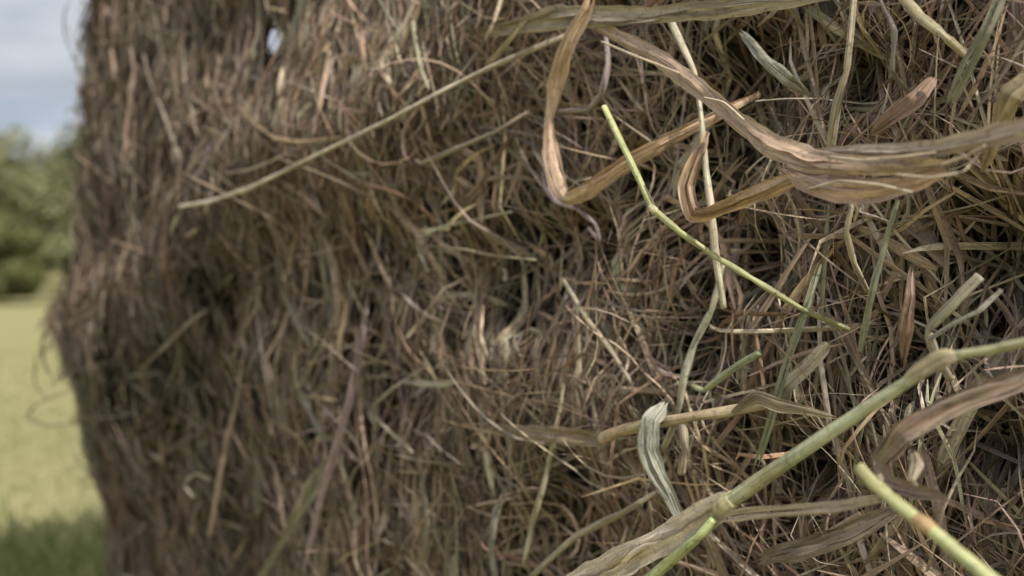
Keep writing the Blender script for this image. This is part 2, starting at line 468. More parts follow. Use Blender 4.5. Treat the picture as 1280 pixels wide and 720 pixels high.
# the strands that show largest become parts of their own
rel = P.mean(axis=1) - CAM
u, v = rel[:, 0] / rel[:, 1], rel[:, 2] / rel[:, 1]
dist = np.linalg.norm(rel, axis=1)
lnn = np.linalg.norm(np.diff(P, axis=1), axis=2).sum(axis=1)
plan = (rel[:, :2] - P0) @ N                    # how far proud of the flat face
score = np.where((np.abs(u) < .56) & (np.abs(v) < .3) & (rel[:, 1] > .1), W.max(axis=1) * lnn / dist ** 2, 0)
bz = bulge(np.clip((rel[:, :2] - P0) @ D, S0, L), rel[:, 2])
score = score * np.where(plan - bz > .010, 1, 0)
top = np.argsort(-score)[:98]
rest = np.ones(len(P), bool); rest[top] = False
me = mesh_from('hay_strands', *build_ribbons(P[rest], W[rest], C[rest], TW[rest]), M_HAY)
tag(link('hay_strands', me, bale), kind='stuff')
for i in top:
    me = mesh_from('hay_strand', *build_ribbons(P[i:i + 1], W[i:i + 1], C[i:i + 1], TW[i:i + 1]), M_HAY)
    link('hay_strand', me, bale)

# ------------------------------------------------------------------ loose stalks and leaves, each one a thing
def face_depth(px):
    uu = (px - 640) / FPX
    # solve  (P0 + t D).x = uu (P0 + t D).y
    t = (uu * P0[1] - P0[0]) / (D[0] - uu * D[1])
    return P0[1] + t * D[1]

def at(px, py, off):
    """a point OFF metres in front of the bale face as seen at that place"""
    uu = (px - 640) / FPX
    Y0 = face_depth(px)
    s_ = min((Y0 - P0[1]) / D[1], L - .02)
    b_ = float(bulge(np.array([s_]), np.array([(360 - py) / FPX * Y0]))[0])
    Y = Y0 - off - max(b_, 0) / (-(N[0] * uu + N[1]))
    return np.array([(px - 640) / FPX * Y, Y, CAM[2] + (360 - py) / FPX * Y])

def spline(pts, m):
    """Catmull-Rom through rows of pts (any dimension), m samples per span"""
    p = np.array(pts, float)
    p = np.vstack([2 * p[0] - p[1], p, 2 * p[-1] - p[-2]])
    out = []
    for i in range(1, len(p) - 2):
        for t in np.linspace(0, 1, m, endpoint=False):
            a, b, c, d = p[i - 1:i + 3]
            out.append(.5 * (2 * b + (c - a) * t + (2 * a - 5 * b + 4 * c - d) * t * t + (3 * b - a - 3 * c + d) * t ** 3))
    out.append(p[-2])
    return np.array(out)

TENSE = .72
JIT = .06
def path(rows):
    """rows (px, py, off, width_px[, twist]) -> spine, half widths (m), twist"""
    r = np.array([list(x) + [0.0] * (5 - len(x)) for x in rows], float)
    r[:, 3] *= .72 + .28 * sstep(560, 760, r[:, 0])
    pts = np.array([np.concatenate([at(a[0], a[1], a[2]), [a[3] / FPX * (face_depth(a[0]) - a[2]) * .5, a[4]]]) for a in r])
    sp = spline(pts, 8)
    lin = np.array([pts[min(i // 8, len(pts) - 1)] * (1 - (i % 8) / 8) + pts[min(i // 8 + 1, len(pts) - 1)] * ((i % 8) / 8) for i in range(len(sp))])
    sp = sp * (1 - TENSE) + lin * TENSE
    k = np.arange(len(sp)); q = rng.random() * 90
    jit = np.stack([vnoise(k * .37 + q, k * 0 + 1, 1), vnoise(k * .37 + q, k * 0 + 5, 2), vnoise(k * .37 + q, k * 0 + 9, 3)], axis=1) * np.maximum(sp[:, 3:4], .0006) * JIT
    jit[0] = 0; jit[-1] = 0
    sp[:, :3] += jit
    sp[:, 3] *= 1 + JIT * .5 * vnoise(k * .5 + q, k * 0 + 13, 4)
    return sp[:, :3], np.maximum(sp[:, 3], .0002), sp[:, 4]

def leaf_mesh(name, rows, col, col2=None, cup=.5, crease=.15, mat=None, strips=4, parentless=True):
    """a broad dry blade that has split into a few flat, folded strips lying over one another"""
    P, w, tw = path(rows)
    for _ in range(1):      # finer sampling for crumples
        P = np.stack([np.interp(np.linspace(0, len(P) - 1, len(P) * 2), np.arange(len(P)), P[:, c]) for c in range(3)], axis=1)
        w = np.interp(np.linspace(0, len(w) - 1, len(P)), np.arange(len(w)), w); tw = np.interp(np.linspace(0, len(tw) - 1, len(P)), np.arange(len(tw)), tw)
    k = len(P); X = 7
    T = np.gradient(P, axis=0)
    T = np.stack([np.convolve(np.pad(T[:, c], 2, mode='edge'), np.ones(5) / 5, mode='valid') for c in range(3)], axis=1)
    T /= np.linalg.norm(T, axis=1, keepdims=True) + 1e-9
    V = P - CAM; V /= np.linalg.norm(V, axis=1, keepdims=True)
    A = np.cross(T, V); A /= np.linalg.norm(A, axis=1, keepdims=True) + 1e-9
    B = np.cross(A, T); B *= np.sign(-(B * V).sum(axis=1, keepdims=True) + 1e-9)
    x = np.linspace(-1, 1, X)
    ln = np.concatenate([[0], np.cumsum(np.linalg.norm(np.diff(P, axis=0), axis=1))])
    if w.max() < .0022: strips = 1
    elif w.max() < .0034: strips = min(strips, 2)
    c1 = np.array(col); c2 = np.array(col2 if col2 is not None else np.array(col) * .72)
    VV, FF, UU, CC = [], [], [], []
    base = 0
    for sidx in range(strips):
        ph = rng.random() * 60
        n_ = lambda f, q: vnoise(ln * f + ph, np.zeros(k) + q, 17 + sidx)
        if strips == 1:
            lat = np.zeros(k); ws = np.ones(k); dep = np.zeros(k)
        else:
            lat = (np.linspace(-.55, .55, strips)[sidx] + .38 * n_(22, 1.5))
            ws = .56 + .22 * n_(30, 4.5); dep = .32 * n_(26, 7.5) + .12 * sidx
        tws = tw + (.25 if strips == 1 else .6) * n_(28, 9.5)
        tt = np.linspace(0, 1, k)
        if strips > 1 and parentless:
            e0, e1 = rng.uniform(0, .10), rng.uniform(.88, 1)
            ws = ws * (.15 + .85 * sstep(e0 - .03, e0 + .05, tt)) * (.12 + .88 * sstep(e1 + .03, e1 - .05, tt))
        c, s = np.cos(tws)[:, None], np.sin(tws)[:, None]
        A2, B2 = A * c + B * s, -A * s + B * c
        Q = P + A * (w * lat)[:, None] + B * (w * dep)[:, None]
        fold = rng.uniform(-.5, .5); fs = rng.choice([-1, 1]) * rng.uniform(.18, .34) * (cup / .5)
        verts = np.zeros((k, X, 3)); col_ = np.zeros((k, X, 3))
        jl = 1 + .24 * n_(110, 2.2); jr = 1 + .24 * n_(110, 6.2)
        tint = rng.uniform(.8, 1.18)
        for j, xx in enumerate(x):
            jj = jl if xx < 0 else jr
            fo = fold + .3 * n_(14, 12.5)
            prof = fs * (1 - 1.3 * np.abs(xx - fo)) + crease * .6 * np.sin(xx * 11 + ph + 40 * ln)
            verts[:, j] = Q + A2 * (w * ws * xx * jj)[:, None] + B2 * (w * ws * prof)[:, None]
            mixv = np.clip(.5 + .75 * vnoise(ln * 45 + ph, np.zeros(k) + xx * 1.6, 9), 0, 1)[:, None]
            col_[:, j] = (c1 * mixv + c2 * (1 - mixv)) * tint
        idx = base + np.arange(k * X).reshape(k, X)
        f = np.stack([idx[:-1, :-1], idx[:-1, 1:], idx[1:, 1:], idx[1:, :-1]], axis=-1).reshape(-1, 4)
        sd = rng.random() * 40
        uv = np.stack([np.repeat(ln[:, None], X, 1) + sd, np.broadcast_to(x * 1.3 + sd, (k, X))], axis=-1).reshape(-1, 2)
        VV.append(verts.reshape(-1, 3)); FF.append(f); UU.append(uv); CC.append(col_.reshape(-1, 3)); base += k * X
    return mesh_from(name, np.concatenate(VV), np.concatenate(FF), np.concatenate(UU), np.concatenate(CC), mat or M_LEAF)

def tube_mesh(name, P, w, col, sides=22, ridges=.05, mat=None, grad=None):
    k = len(P)
    T = np.gradient(P, axis=0); T /= np.linalg.norm(T, axis=1, keepdims=True) + 1e-9
    bend = np.zeros(k); bend[1:-1] = np.arccos(np.clip((T[2:] * T[:-2]).sum(axis=1), -1, 1))
    w = w * (1 - .38 * np.clip(bend / .6, 0, 1))
    up = np.array([.13, -.3, .94]); A = np.zeros_like(P)
    a = np.cross(T[0], up); a /= np.linalg.norm(a)
    for i in range(k):
        a = a - T[i] * (a @ T[i]); a /= np.linalg.norm(a); A[i] = a
    B = np.cross(T, A)
    ang = np.linspace(0, 2 * math.pi, sides, endpoint=False)
    lq = np.concatenate([[0], np.cumsum(np.linalg.norm(np.diff(P, axis=0), axis=1))])
    rr = 1 + ridges * np.cos(ang * 9)[None] * .5 + .11 * np.cos(2 * ang[None] + 2.5 * vnoise(lq * 18 + len(P), np.zeros(k), 15)[:, None])
    verts = P[:, None] + (A[:, None] * np.cos(ang)[None, :, None] + B[:, None] * np.sin(ang)[None, :, None]) * (w[:, None] * rr)[..., None]
    V0 = verts.reshape(-1, 3)
    idx = np.arange(k * sides).reshape(k, sides)
    f = np.stack([idx[:-1], np.roll(idx, -1, 1)[:-1], np.roll(idx, -1, 1)[1:], idx[1:]], axis=-1).reshape(-1, 4)
    # closed ends (a collapsed ring each)
    nv = len(V0); V0 = np.vstack([V0, P[:1] + T[:1] * w[0] * -.15, P[-1:] + T[-1:] * w[-1] * .15])
    e0 = [[idx[0, (j + 1) % sides], idx[0, j], nv, nv] for j in range(0, sides)]
    e1 = [[idx[-1, j], idx[-1, (j + 1) % sides], nv + 1, nv + 1] for j in range(0, sides)]
    ln = np.concatenate([[0], np.cumsum(np.linalg.norm(np.diff(P, axis=0), axis=1))]); sd = rng.random() * 40
    uv = np.stack([np.repeat(ln[:, None], sides, 1) + sd, np.broadcast_to(np.abs(np.linspace(-1, 1, sides)) * 2, (k, sides))], axis=-1).reshape(-1, 2)
    uv = np.vstack([uv, uv[:1], uv[-1:]])
    c = np.broadcast_to(np.array(col)[None, None], (k, sides, 3)).copy()
    mo = vnoise(np.repeat(ln[:, None], sides, 1) * 40 + sd, np.broadcast_to(np.cos(ang) * 2.2 + 5, (k, sides)), 12)[:, :, None]
    c *= 1 + .2 * mo * np.array([.6, 1, 1.2])
    if grad is not None:
        g = (ln / ln[-1])[:, None, None]
        c = c * (1 - g) + np.array(grad)[None, None] * g
    c = c.reshape(-1, 3); c = np.vstack([c, [np.array(col) * .8], [np.array(col) * .8]])
    # triangles at the ends: drop the doubled corner
    me = bpy.data.meshes.new(name)
    F = [tuple(int(q) for q in r) for r in f] + [tuple(int(q) for q in r[:3]) for r in e0 + e1]
    me.from_pydata([tuple(v) for v in V0], [], F)
    me.polygons.foreach_set('use_smooth', [True] * len(F))
    ul = me.uv_layers.new(name='uv')
    vi = np.zeros(len(me.loops), np.int32); me.loops.foreach_get('vertex_index', vi)
    ul.data.foreach_set('uv', uv[vi].astype(np.float32).ravel())
    ca = me.color_attributes.new('col', 'FLOAT_COLOR', 'POINT')
    ca.data.foreach_set('color', np.concatenate([c, np.ones((len(c), 1))], axis=1).astype(np.float32).ravel())
    me.materials.append(mat or M_STALK)
    return me

def leaf(rows, col, label, cat='leaf', name='dry_leaf', parent=None, **kw):
    me = leaf_mesh(name, rows, col, **kw)
    o = link(name, me, parent)
    if parent is None:
        p = path(rows)[0][0]
        me.transform(Matrix.Translation((-p[0], -p[1], -p[2]))); o.location = p
        tag(o, label, cat)
    return o

def stalk(rows, col, label, joints=(), name='hay_stalk', cat='stalk', jcol=(.42, .25, .10), grad=None, mat=None, ridges=.05):
    """round stem; JOINTS are row indices that carry a swollen node"""
    P, w, _ = path(rows)
    base = P[0]
    me = tube_mesh('stem' if joints else name, P, w, col, grad=grad, mat=mat, ridges=ridges)
    if not joints:
        me.transform(Matrix.Translation((-base[0], -base[1], -base[2])))
        o = link(name, me); o.location = base
        return tag(o, label, cat)
    root = empty(name, tuple(base)); tag(root, label, cat)
    link('stem', me, root)
    for j in joints:
        i = j * 8
        a, b = max(i - 2, 0), min(i + 3, len(P))
        q = spline(P[a:b], 3) if b - a > 2 else P[a:b]
        tpos = np.linspace(-1, 1, len(q))
        c = P[i]; wl = w[i]
        tg = P[min(i + 1, len(P) - 1)] - P[max(i - 1, 0)]; tg /= np.linalg.norm(tg)
        q = np.array([c + tg * x * wl * 1.3 for x in np.linspace(-1, 1, 9)])
        ww = wl * (1.02 + .2 * np.exp(-(np.linspace(-1, 1, 9) * 1.7) ** 2))
        link('stem_joint', tube_mesh('stem_joint', q, ww, jcol, ridges=.03), root)
    return root

TAN = (.74, .54, .38); TAN2 = (.52, .34, .22); PALE = (.62, .53, .35); GREY = (.36, .32, .24); GRN = (.46, .45, .27)
OLV = (.33, .32, .17); BRN = (.36, .245, .19); PNK = (.52, .42, .33); MAU = (.32, .24, .24); WHT = (.66, .60, .45); RUST = (.38, .20, .11)

# --- big near pieces
leaf([(575, 52, .02, 4, .3), (610, 40, .03, 15, .5), (660, 30, .05, 20, .2), (720, 22, .06, 24, 0), (800, 20, .07, 22, -.2), (880, 14, .08, 20, 0), (960, 5, .08, 16, .2), (1060, -8, .08, 14, .2)],
     (.50, .43, .32), 'broad grey green blade lying along the top edge of the photo', 'blade', name='grass_blade', col2=(.33, .28, .20))
stalk([(225, 258, .10, 6), (262, 252, .10, 7), (310, 236, .10, 7), (400, 192, .09, 7), (490, 148, .09, 8), (560, 110, .08, 8), (640, 72, .06, 8), (715, 42, .03, 7)],
      (.85, .75, .62), 'long thin pale straw arching up from left to the top centre', grad=(.46, .39, .30), mat=M_HAY)
r = [(742, -20, .06, 13, 0), (733, 12, .065, 15, .2), (712, 50, .07, 15, .3), (698, 95, .07, 17, .1), (687, 150, .075, 12, .9), (688, 190, .08, 19, .1), (698, 232, .085, 22, 0), (709, 248, .09, 16, .2),
     (732, 238, .085, 20, .4), (770, 212, .08, 17, .1), (815, 188, .075, 16, -.3), (860, 165, .06, 16, .2), (905, 143, .04, 14, 0), (950, 118, .02, 10, 0)]
leaf(r, TAN, 'orange tan stalk folded into a sharp V below the top centre', 'blade', name='folded_blade', col2=TAN2, cup=.8)
stalk([(755, 133, .12, 7), (768, 160, .12, 8), (785, 195, .12, 9), (804, 235, .12, 9), (817, 262, .12, 10), (850, 290, .115, 9), (893, 320, .10, 8), (940, 348, .09, 8), (1000, 385, .06, 8), (1060, 412, .03, 7)],
      (.55, .56, .27), 'slender yellow green stem with a frayed joint, slanting down past the folded blade', joints=(4, 6), jcol=(.55, .52, .30), grad=(.34, .33, .17))
# twisted leaf bundle on the right
tl = empty('twisted_leaf', tuple(at(1060, 215, .11)))
tag(tl, 'large twisted tan leaf reaching across the upper right, crumpled in its middle', 'leaf')
leaf([(700, 12, .05, 6.9, .2), (760, 40, .07, 12, .3), (820, 72, .08, 17.2, .2), (868, 105, .09, 20.6, .1), (915, 145, .10, 22.4, .3), (960, 180, .11, 23.2, .1), (1010, 203, .12, 24.1, -.2), (1070, 208, .125, 22.4, .1), (1130, 208, .125, 25.8, .3), (1190, 204, .12, 18.9, .6)],
     TAN, None, name='leaf_blade', parent=tl, col2=(.50, .35, .26))
leaf([(1000, 190, .115, 6.9, .2), (1060, 188, .12, 13.8, 0), (1120, 188, .12, 18.9, 0), (1180, 184, .12, 20.6, .3), (1230, 172, .12, 22.4, .1), (1290, 160, .12, 25.8, 0), (1380, 148, .11, 24.1, 0)],
     (.60, .49, .40), None, name='leaf_tip', parent=tl, col2=(.44, .35, .28))
leaf([(975, 212, .105, 12, .4), (1010, 228, .115, 25.8, .1), (1050, 238, .12, 29.2, -.1), (1100, 237, .12, 25.8, .2), (1150, 226, .12, 18.9, .5), (1185, 212, .12, 10.3, .8)],
     (.64, .44, .32), None, name='leaf_fold', parent=tl, col2=(.44, .31, .26), cup=.9)
leaf([(884, 165, .07, 10.3, .3), (872, 195, .08, 13.8, .5), (858, 232, .085, 15.5, .2), (866, 268, .09, 14.6, .1), (890, 266, .095, 13.8, .6), (930, 250, .10, 17.2, .2), (975, 232, .105, 17.2, 0), (1030, 215, .11, 12, .2)],
     (.62, .44, .28), None, name='leaf_sheath', parent=tl, col2=(.42, .27, .17), cup=.9)
for rows in ([(1120, 218, .13, 3), (1165, 222, .135, 4), (1205, 214, .13, 4), (1226, 190, .12, 3)],
             [(1010, 236, .12, 3), (1050, 226, .135, 4), (1100, 231, .135, 4), (1140, 240, .13, 3)],
             [(930, 150, .11, 3), (905, 128, .12, 4), (880, 122, .12, 3)],
             [(1178, 206, .125, 5), (1206, 196, .13, 4), (1232, 182, .13, 3)],
             [(1030, 195, .12, 3), (1075, 200, .14, 4), (1125, 196, .14, 4), (1170, 190, .13, 2)],
             [(1062, 246, .12, 4), (1072, 262, .115, 4), (1068, 276, .11, 3)],
             [(850, 92, .09, 3), (800, 72, .10, 4), (752, 52, .09, 3)]):
    link('torn_fibre', tube_mesh('torn_fibre', *path(rows)[:2], (.66, .54, .40), sides=6, mat=M_HAY), tl)
# the long green stalk
root = stalk([(1300, 424, .13, 11), (1245, 436, .135, 12), (1182, 447, .14, 13), (1120, 486, .145, 16), (1050, 532, .15, 18), (975, 583, .155, 20), (908, 630, .16, 22)],
             (.50, .49, .30), 'long pale green stalk with two joints crossing the lower right', joints=(2, 6), jcol=(.52, .46, .26), name='green_stalk')
leaf([(915, 622, .16, 18, .2), (880, 648, .16, 30, 0), (820, 682, .16, 34, .1), (750, 718, .15, 36, 0), (690, 750, .14, 32, 0)], (.74, .63, .49), None, name='leaf_sheath', parent=root, col2=(.58, .48, .34), cup=.7, crease=.05)
leaf([(1196, 444, .142, 10, .3), (1178, 447, .144, 17, .1), (1150, 462, .146, 15, .2), (1128, 474, .146, 5, .5)], (.54, .46, .30), None, name='sheath_scrap', parent=root, col2=(.42, .33, .2))
link('side_shoot', tube_mesh('side_shoot', *path([(893, 648, .165, 12), (872, 672, .17, 14), (840, 700, .17, 15), (795, 738, .17, 16)])[:2], (.52, .56, .26)), root)
stalk([(1074, 584, .16, 13), (1090, 603, .165, 15), (1112, 622, .17, 17), (1156, 656, .17, 19), (1200, 692, .17, 20), (1275, 755, .17, 21)],
      (.56, .56, .28), 'cut yellow green stalk with one orange joint in the bottom right corner', joints=(3,), jcol=(.48, .33, .16), name='green_stalk')
leaf([(898, 650, .165, 10, .3), (930, 642, .165, 13, .1), (980, 638, .165, 13, .3), (1040, 634, .165, 13, 0), (1085, 627, .165, 10, .2), (1112, 623, .165, 6, 0)], PNK,
     'pale pinkish straw strip running level between the two green stalks', 'blade', name='straw_strip', col2=(.62, .52, .4))
leaf([(1300, 468, .10, 26, .2), (1240, 488, .11, 26, 0), (1180, 510, .12, 30, .2), (1128, 542, .13, 30, .1), (1102, 575, .13, 22, .4), (1108, 600, .13, 20, .2), (1140, 612, .13, 18, 0), (1170, 618, .13, 12, .3), (1192, 632, .13, 4, 0)], BRN,
     'dark brown curled leaf hooking round at the right above the cut stalk', col2=(.36, .29, .21), cup=.9)
leaf([(1140, 560, .12, 5, 0), (1146, 580, .13, 15, .4), (1140, 600, .135, 9, .2), (1150, 612, .13, 3, 0)], (.50, .42, .29),
     'small torn pale flake inside the curled brown leaf', 'leaf scrap', name='leaf_scrap', crease=.4)
stalk([(752, 548, .07, 13), (775, 539, .075, 16), (820, 529, .08, 15), (870, 520, .08, 14), (920, 512, .075, 14), (960, 506, .07, 12)], (.56, .43, .27),
      'stout tan straw stub with a broken pale end, right of centre', grad=(.42, .34, .22))
leaf([(915, 516, .08, 6, .5), (945, 497, .08, 16, .2), (975, 507, .075, 16, 0), (1010, 513, .07, 10, .2), (1045, 522, .06, 5, .2)], (.42, .34, .23), 'short split sheath curling off the end of the stout tan stub', 'leaf', col2=(.32, .26, .18))
leaf([(958, 512, .05, 12, 0), (985, 482, .05, 14, .2), (1012, 455, .045, 13, 0), (1036, 430, .04, 12, 0)], (.33, .29, .21), 'flat grey brown blade rising right from the tan stub', 'blade', name='grass_blade')
leaf([(835, 500, .08, 12, .3), (815, 525, .095, 20, .1), (813, 560, .10, 22, .4), (822, 590, .10, 18, .1), (838, 620, .095, 14, .5), (852, 655, .09, 8, .2)], (.36, .35, .28),
     'limp grey green leaf hanging over the stout tan stub', col2=(.46, .44, .36), cup=.8)
leaf([(460, 380, .03, 4, 0), (452, 430, .05, 8, .2), (438, 500, .06, 12, 0), (418, 565, .06, 12, .2), (398, 630, .06, 10, 0), (375, 735, .05, 8, 0)], (.34, .255, .25),
     'long mauve blade hanging down in the lower left half', 'blade', name='grass_blade', col2=(.28, .21, .2))
leaf([(408, 575, .04, 10, .1), (392, 605, .05, 20, 0), (372, 645, .05, 18, .2), (345, 690, .045, 10, 0), (318, 730, .04, 8, 0)], (.42, .38, .27), 'broad pale husk slanting down left of the mauve blade', 'husk', name='seed_husk')
leaf([(605, 530, .02, 2, 0), (640, 535, .04, 8, .2), (680, 541, .05, 20, 0), (720, 545, .05, 20, .3), (765, 552, .04, 10, 0)], (.34, .255, .17), 'brown pointed leaf lying level left of the tan stub', col2=(.24, .19, .13))
leaf([(500, 476, .02, 4, .1), (530, 480, .04, 10, .3), (555, 481, .045, 10, 0), (575, 477, .04, 4, 0)], WHT, 'short bright cream chip of straw near the middle', 'straw chip', name='straw_chip')
# --- stems of middle size
thin = [
 ([(514, -10, .03, 7), (518, 45, .035, 7), (526, 85, .04, 8), (536, 112, .04, 4)], (.48, .48, .33), 'pale green straw hanging straight from the top edge, left of centre'),
 ([(630, -12, .04, 6), (617, 28, .05, 7), (607, 50, .05, 5)], (.60, .50, .36), 'short cream straw poking down from the top edge above the long arch'),
 ([(668, 12, .05, 6), (650, 32, .055, 9), (625, 65, .06, 8), (607, 88, .06, 9)], (.55, .47, .30), 'bent yellow straw crossing the tip of the broad grey green blade'),
 ([(757, 45, .05, 7), (760, 80, .06, 9), (752, 118, .065, 9), (735, 137, .065, 8), (698, 140, .06, 6)], (.34, .28, .25), 'mauve grey straw hooked like a J beside the tan V'),
 ([(683, 198, .05, 5), (680, 225, .055, 9), (694, 252, .06, 8), (722, 262, .055, 6), (744, 280, .05, 6), (750, 302, .045, 5), (735, 285, .04, 4)], (.32, .25, .26), 'purplish looped strand curling under the point of the tan V'),
 ([(835, 20, .06, 9), (868, 90, .065, 8), (876, 140, .07, 7), (882, 210, .07, 9), (890, 270, .075, 10), (896, 330, .07, 9), (905, 385, .06, 7)], (.62, .57, .42), 'pale green knotted stem hanging vertically through the slender green stem'),
 ([(905, 330, .05, 8), (890, 385, .055, 8), (868, 430, .055, 9), (855, 470, .06, 10), (848, 515, .06, 8), (830, 560, .05, 7)], (.44, .41, .30), 'grey green stem dropping from the knotted stem to the limp leaf'),
 ([(853, 520, .065, 11), (856, 560, .065, 11), (852, 592, .06, 10)], (.50, .44, .33), 'cut pale stub standing just below the stout tan stub'),
 ([(950, 440, .06, 8), (915, 462, .065, 10), (880, 488, .06, 9), (862, 480, .05, 6)], (.42, .42, .26), 'short olive green stem above the stout tan stub'),
 ([(705, 480, .04, 4), (698, 520, .045, 6), (684, 590, .05, 7), (668, 645, .05, 8), (655, 705, .045, 7)], (.42, .37, .25), 'long straight straw falling from centre to the bottom edge'),
 ([(704, 350, .03, 5), (735, 400, .04, 6), (765, 440, .04, 7), (792, 482, .035, 5)], (.42, .36, .26), 'straight straw slanting down right below the purplish loop'),
 ([(524, 565, .03, 7), (530, 610, .035, 7), (534, 665, .04, 8), (522, 730, .04, 7)], (.42, .39, .27), 'upright pale straw at the bottom, right of the mauve blade'),
 ([(530, 460, .03, 4), (492, 485, .04, 6), (462, 513, .045, 7), (488, 540, .045, 7), (516, 566, .04, 6)], (.40, .37, .27), 'thin straw bent into an open angle left of the cream chip'),
 ([(372, 480, .03, 5), (385, 510, .04, 7), (400, 545, .04, 7), (412, 550, .035, 5)], (.44, .44, .34), 'short greyish crook to the left of the mauve blade'),
 ([(432, 365, .04, 5), (410, 420, .05, 6), (388, 460, .05, 6), (372, 488, .04, 5)], (.38, .35, .23), 'thin straw leaning down left into the greyish crook'),
 ([(345, 320, .03, 5), (353, 360, .04, 9), (372, 405, .04, 9), (392, 440, .035, 6)], (.40, .37, .26), 'flattened pale straw leaning right in the left half'),
 ([(306, 440, .03, 5), (298, 495, .04, 7), (284, 550, .045, 9), (272, 610, .04, 9), (262, 672, .03, 8)], (.40, .33, .24), 'long tan strand hanging down the lower left of the bale'),
 ([(175, 462, .02, 4), (205, 435, .05, 6), (235, 405, .06, 6), (258, 388, .05, 4)], (.42, .36, .27), 'short straight straw slanting across the bulge at the left'),
 ([(262, 600, .03, 6), (245, 592, .035, 6), (230, 606, .04, 7), (243, 622, .035, 6)], (.46, .44, .34), 'tiny hooked pale straw low on the left'),
 ([(298, 132, .02, 4), (318, 155, .04, 6), (345, 173, .045, 7), (375, 178, .045, 7), (425, 172, .03, 5)], (.48, .36, .22), 'curved orange straw below the sky hole'),
 ([(238, 120, .02, 6), (262, 137, .03, 7), (300, 162, .03, 6), (325, 180, .02, 4)], (.40, .32, .24), 'short blunt tan straw left of the curved orange straw'),
 ([(180, 68, .02, 4), (187, 100, .03, 6), (202, 135, .035, 6), (218, 180, .03, 7), (228, 208, .02, 6)], (.38, .34, .26), 'grey straw curving down the upper left of the bale'),
 ([(280, 217, .03, 3), (310, 213, .05, 5), (335, 204, .055, 5), (358, 192, .05, 3)], (.52, .46, .34), 'short pale sliver just above the left end of the long arching straw'),
 ([(232, 295, .03, 5), (240, 291, .03, 6), (246, 287, .03, 4)], (.60, .52, .40), 'tiny cream chip under the tip of the long arching straw'),
 ([(640, 265, .02, 4), (560, 282, .035, 6), (520, 300, .04, 7), (535, 340, .03, 5)], (.40, .38, .27), 'grey straw doubling back in the middle of the bale'),
 ([(520, 200, .03, 5), (528, 204, .04, 8), (580, 182, .05, 8), (620, 165, .05, 8), (660, 140, .04, 6)], (.44, .40, .31), 'kinked grey straw under the long arching straw'),
 ([(438, 228, .03, 5), (480, 236, .05, 8), (515, 250, .05, 8), (548, 280, .03, 5)], (.25, .16, .10), 'dark rusty stem emerging from the ledge left of centre'),
 ([(530, 307, .03, 3), (580, 312, .05, 5), (620, 320, .05, 5), (670, 325, .04, 4)], (.40, .37, .25), 'thin level straw in the very centre of the bale'),
 ([(1252, -10, .05, 12), (1232, 40, .055, 13), (1208, 85, .055, 14), (1182, 140, .04, 9)], (.34, .33, .24), 'grey green blade slanting down from the top right corner'),
 ([(1125, -8, .05, 12), (1150, 22, .055, 13), (1180, 45, .055, 12), (1210, 72, .04, 8)], (.46, .39, .24), 'tan stem entering at the top edge near the right corner'),
 ([(1168, 98, .05, 12), (1142, 128, .06, 20), (1112, 150, .06, 14), (1085, 172, .05, 6)], (.36, .22, .145), 'reddish brown torn leaf above the twisted tan leaf'),
 ([(1140, 330, .04, 4), (1138, 370, .05, 11), (1133, 415, .05, 14), (1128, 462, .04, 4)], (.34, .21, .15), 'reddish pointed leaf hanging under the twisted tan leaf'),
 ([(1225, 345, .05, 12), (1195, 375, .055, 14), (1160, 412, .055, 12), (1168, 440, .05, 12), (1188, 475, .04, 9)], (.37, .33, .24), 'grey bent blade just above the joint of the long green stalk'),
 ([(1252, 362, .06, 6), (1225, 388, .065, 7), (1190, 405, .065, 6), (1160, 425, .06, 6)], (.46, .42, .34), 'wavy pale straw crossing the grey bent blade'),
 ([(1290, 95, .05, 20), (1262, 120, .055, 22), (1245, 165, .05, 18), (1228, 215, .03, 10)], (.46, .37, .22), 'golden tan blade at the right edge above the twisted leaf'),
 ([(1100, 0, .03, 6), (1118, 40, .05, 7), (1115, 90, .05, 6), (1140, 120, .03, 5)], (.36, .31, .25), 'wavy grey strand hanging from the top edge toward the reddish torn leaf'),
 ([(925, 40, .03, 8), (955, 75, .05, 12), (985, 100, .05, 16), (1012, 120, .03, 8)], (.46, .43, .33), 'grey green flat blade slanting right behind the twisted leaf'),
 ([(1068, -5, .05, 8), (1062, 55, .055, 9), (1058, 90, .055, 9), (1045, 135, .05, 12), (1038, 185, .04, 10)], (.43, .38, .27), 'upright pale strand from the top edge to the twisted leaf'),
 ([(1065, 255, .08, 6), (1058, 290, .08, 7), (1068, 330, .07, 7), (1085, 365, .05, 5)], (.45, .39, .28), 'short pale strand dangling below the crumpled middle of the twisted leaf'),
 ([(1122, 250, .06, 5), (1108, 300, .06, 8), (1090, 365, .06, 9), (1075, 440, .05, 7)], (.40, .40, .27), 'slim green grey blade dropping from the twisted leaf to the long stalk'),
 ([(665, 720, .05, 8), (720, 670, .06, 10), (780, 640, .06, 9), (820, 615, .05, 6)], (.38, .32, .23), 'brown straw rising right from the bottom edge, left of the cream sheath'),
 ([(640, 600, .03, 5), (620, 640, .04, 9), (614, 690, .04, 9), (622, 735, .03, 7)], (.36, .33, .28), 'grey curved blade at the bottom centre'),
 ([(1120, 640, .07, 16), (1060, 668, .075, 22), (1000, 688, .075, 24), (950, 700, .06, 18)], (.30, .235, .17), 'wide dull brown blade behind the bottom right stalk'),
 ([(600, 535, .02, 3), (655, 545, .035, 4), (690, 552, .04, 5)], (.46, .40, .30), 'thin pale sliver lying on the brown pointed leaf'),
 ([(1025, 330, .05, 7), (1010, 380, .055, 8), (985, 450, .055, 9), (960, 540, .05, 8), (940, 600, .04, 6)], (.37, .38, .25), 'long grey green straw passing behind the flat grey brown blade'),
]
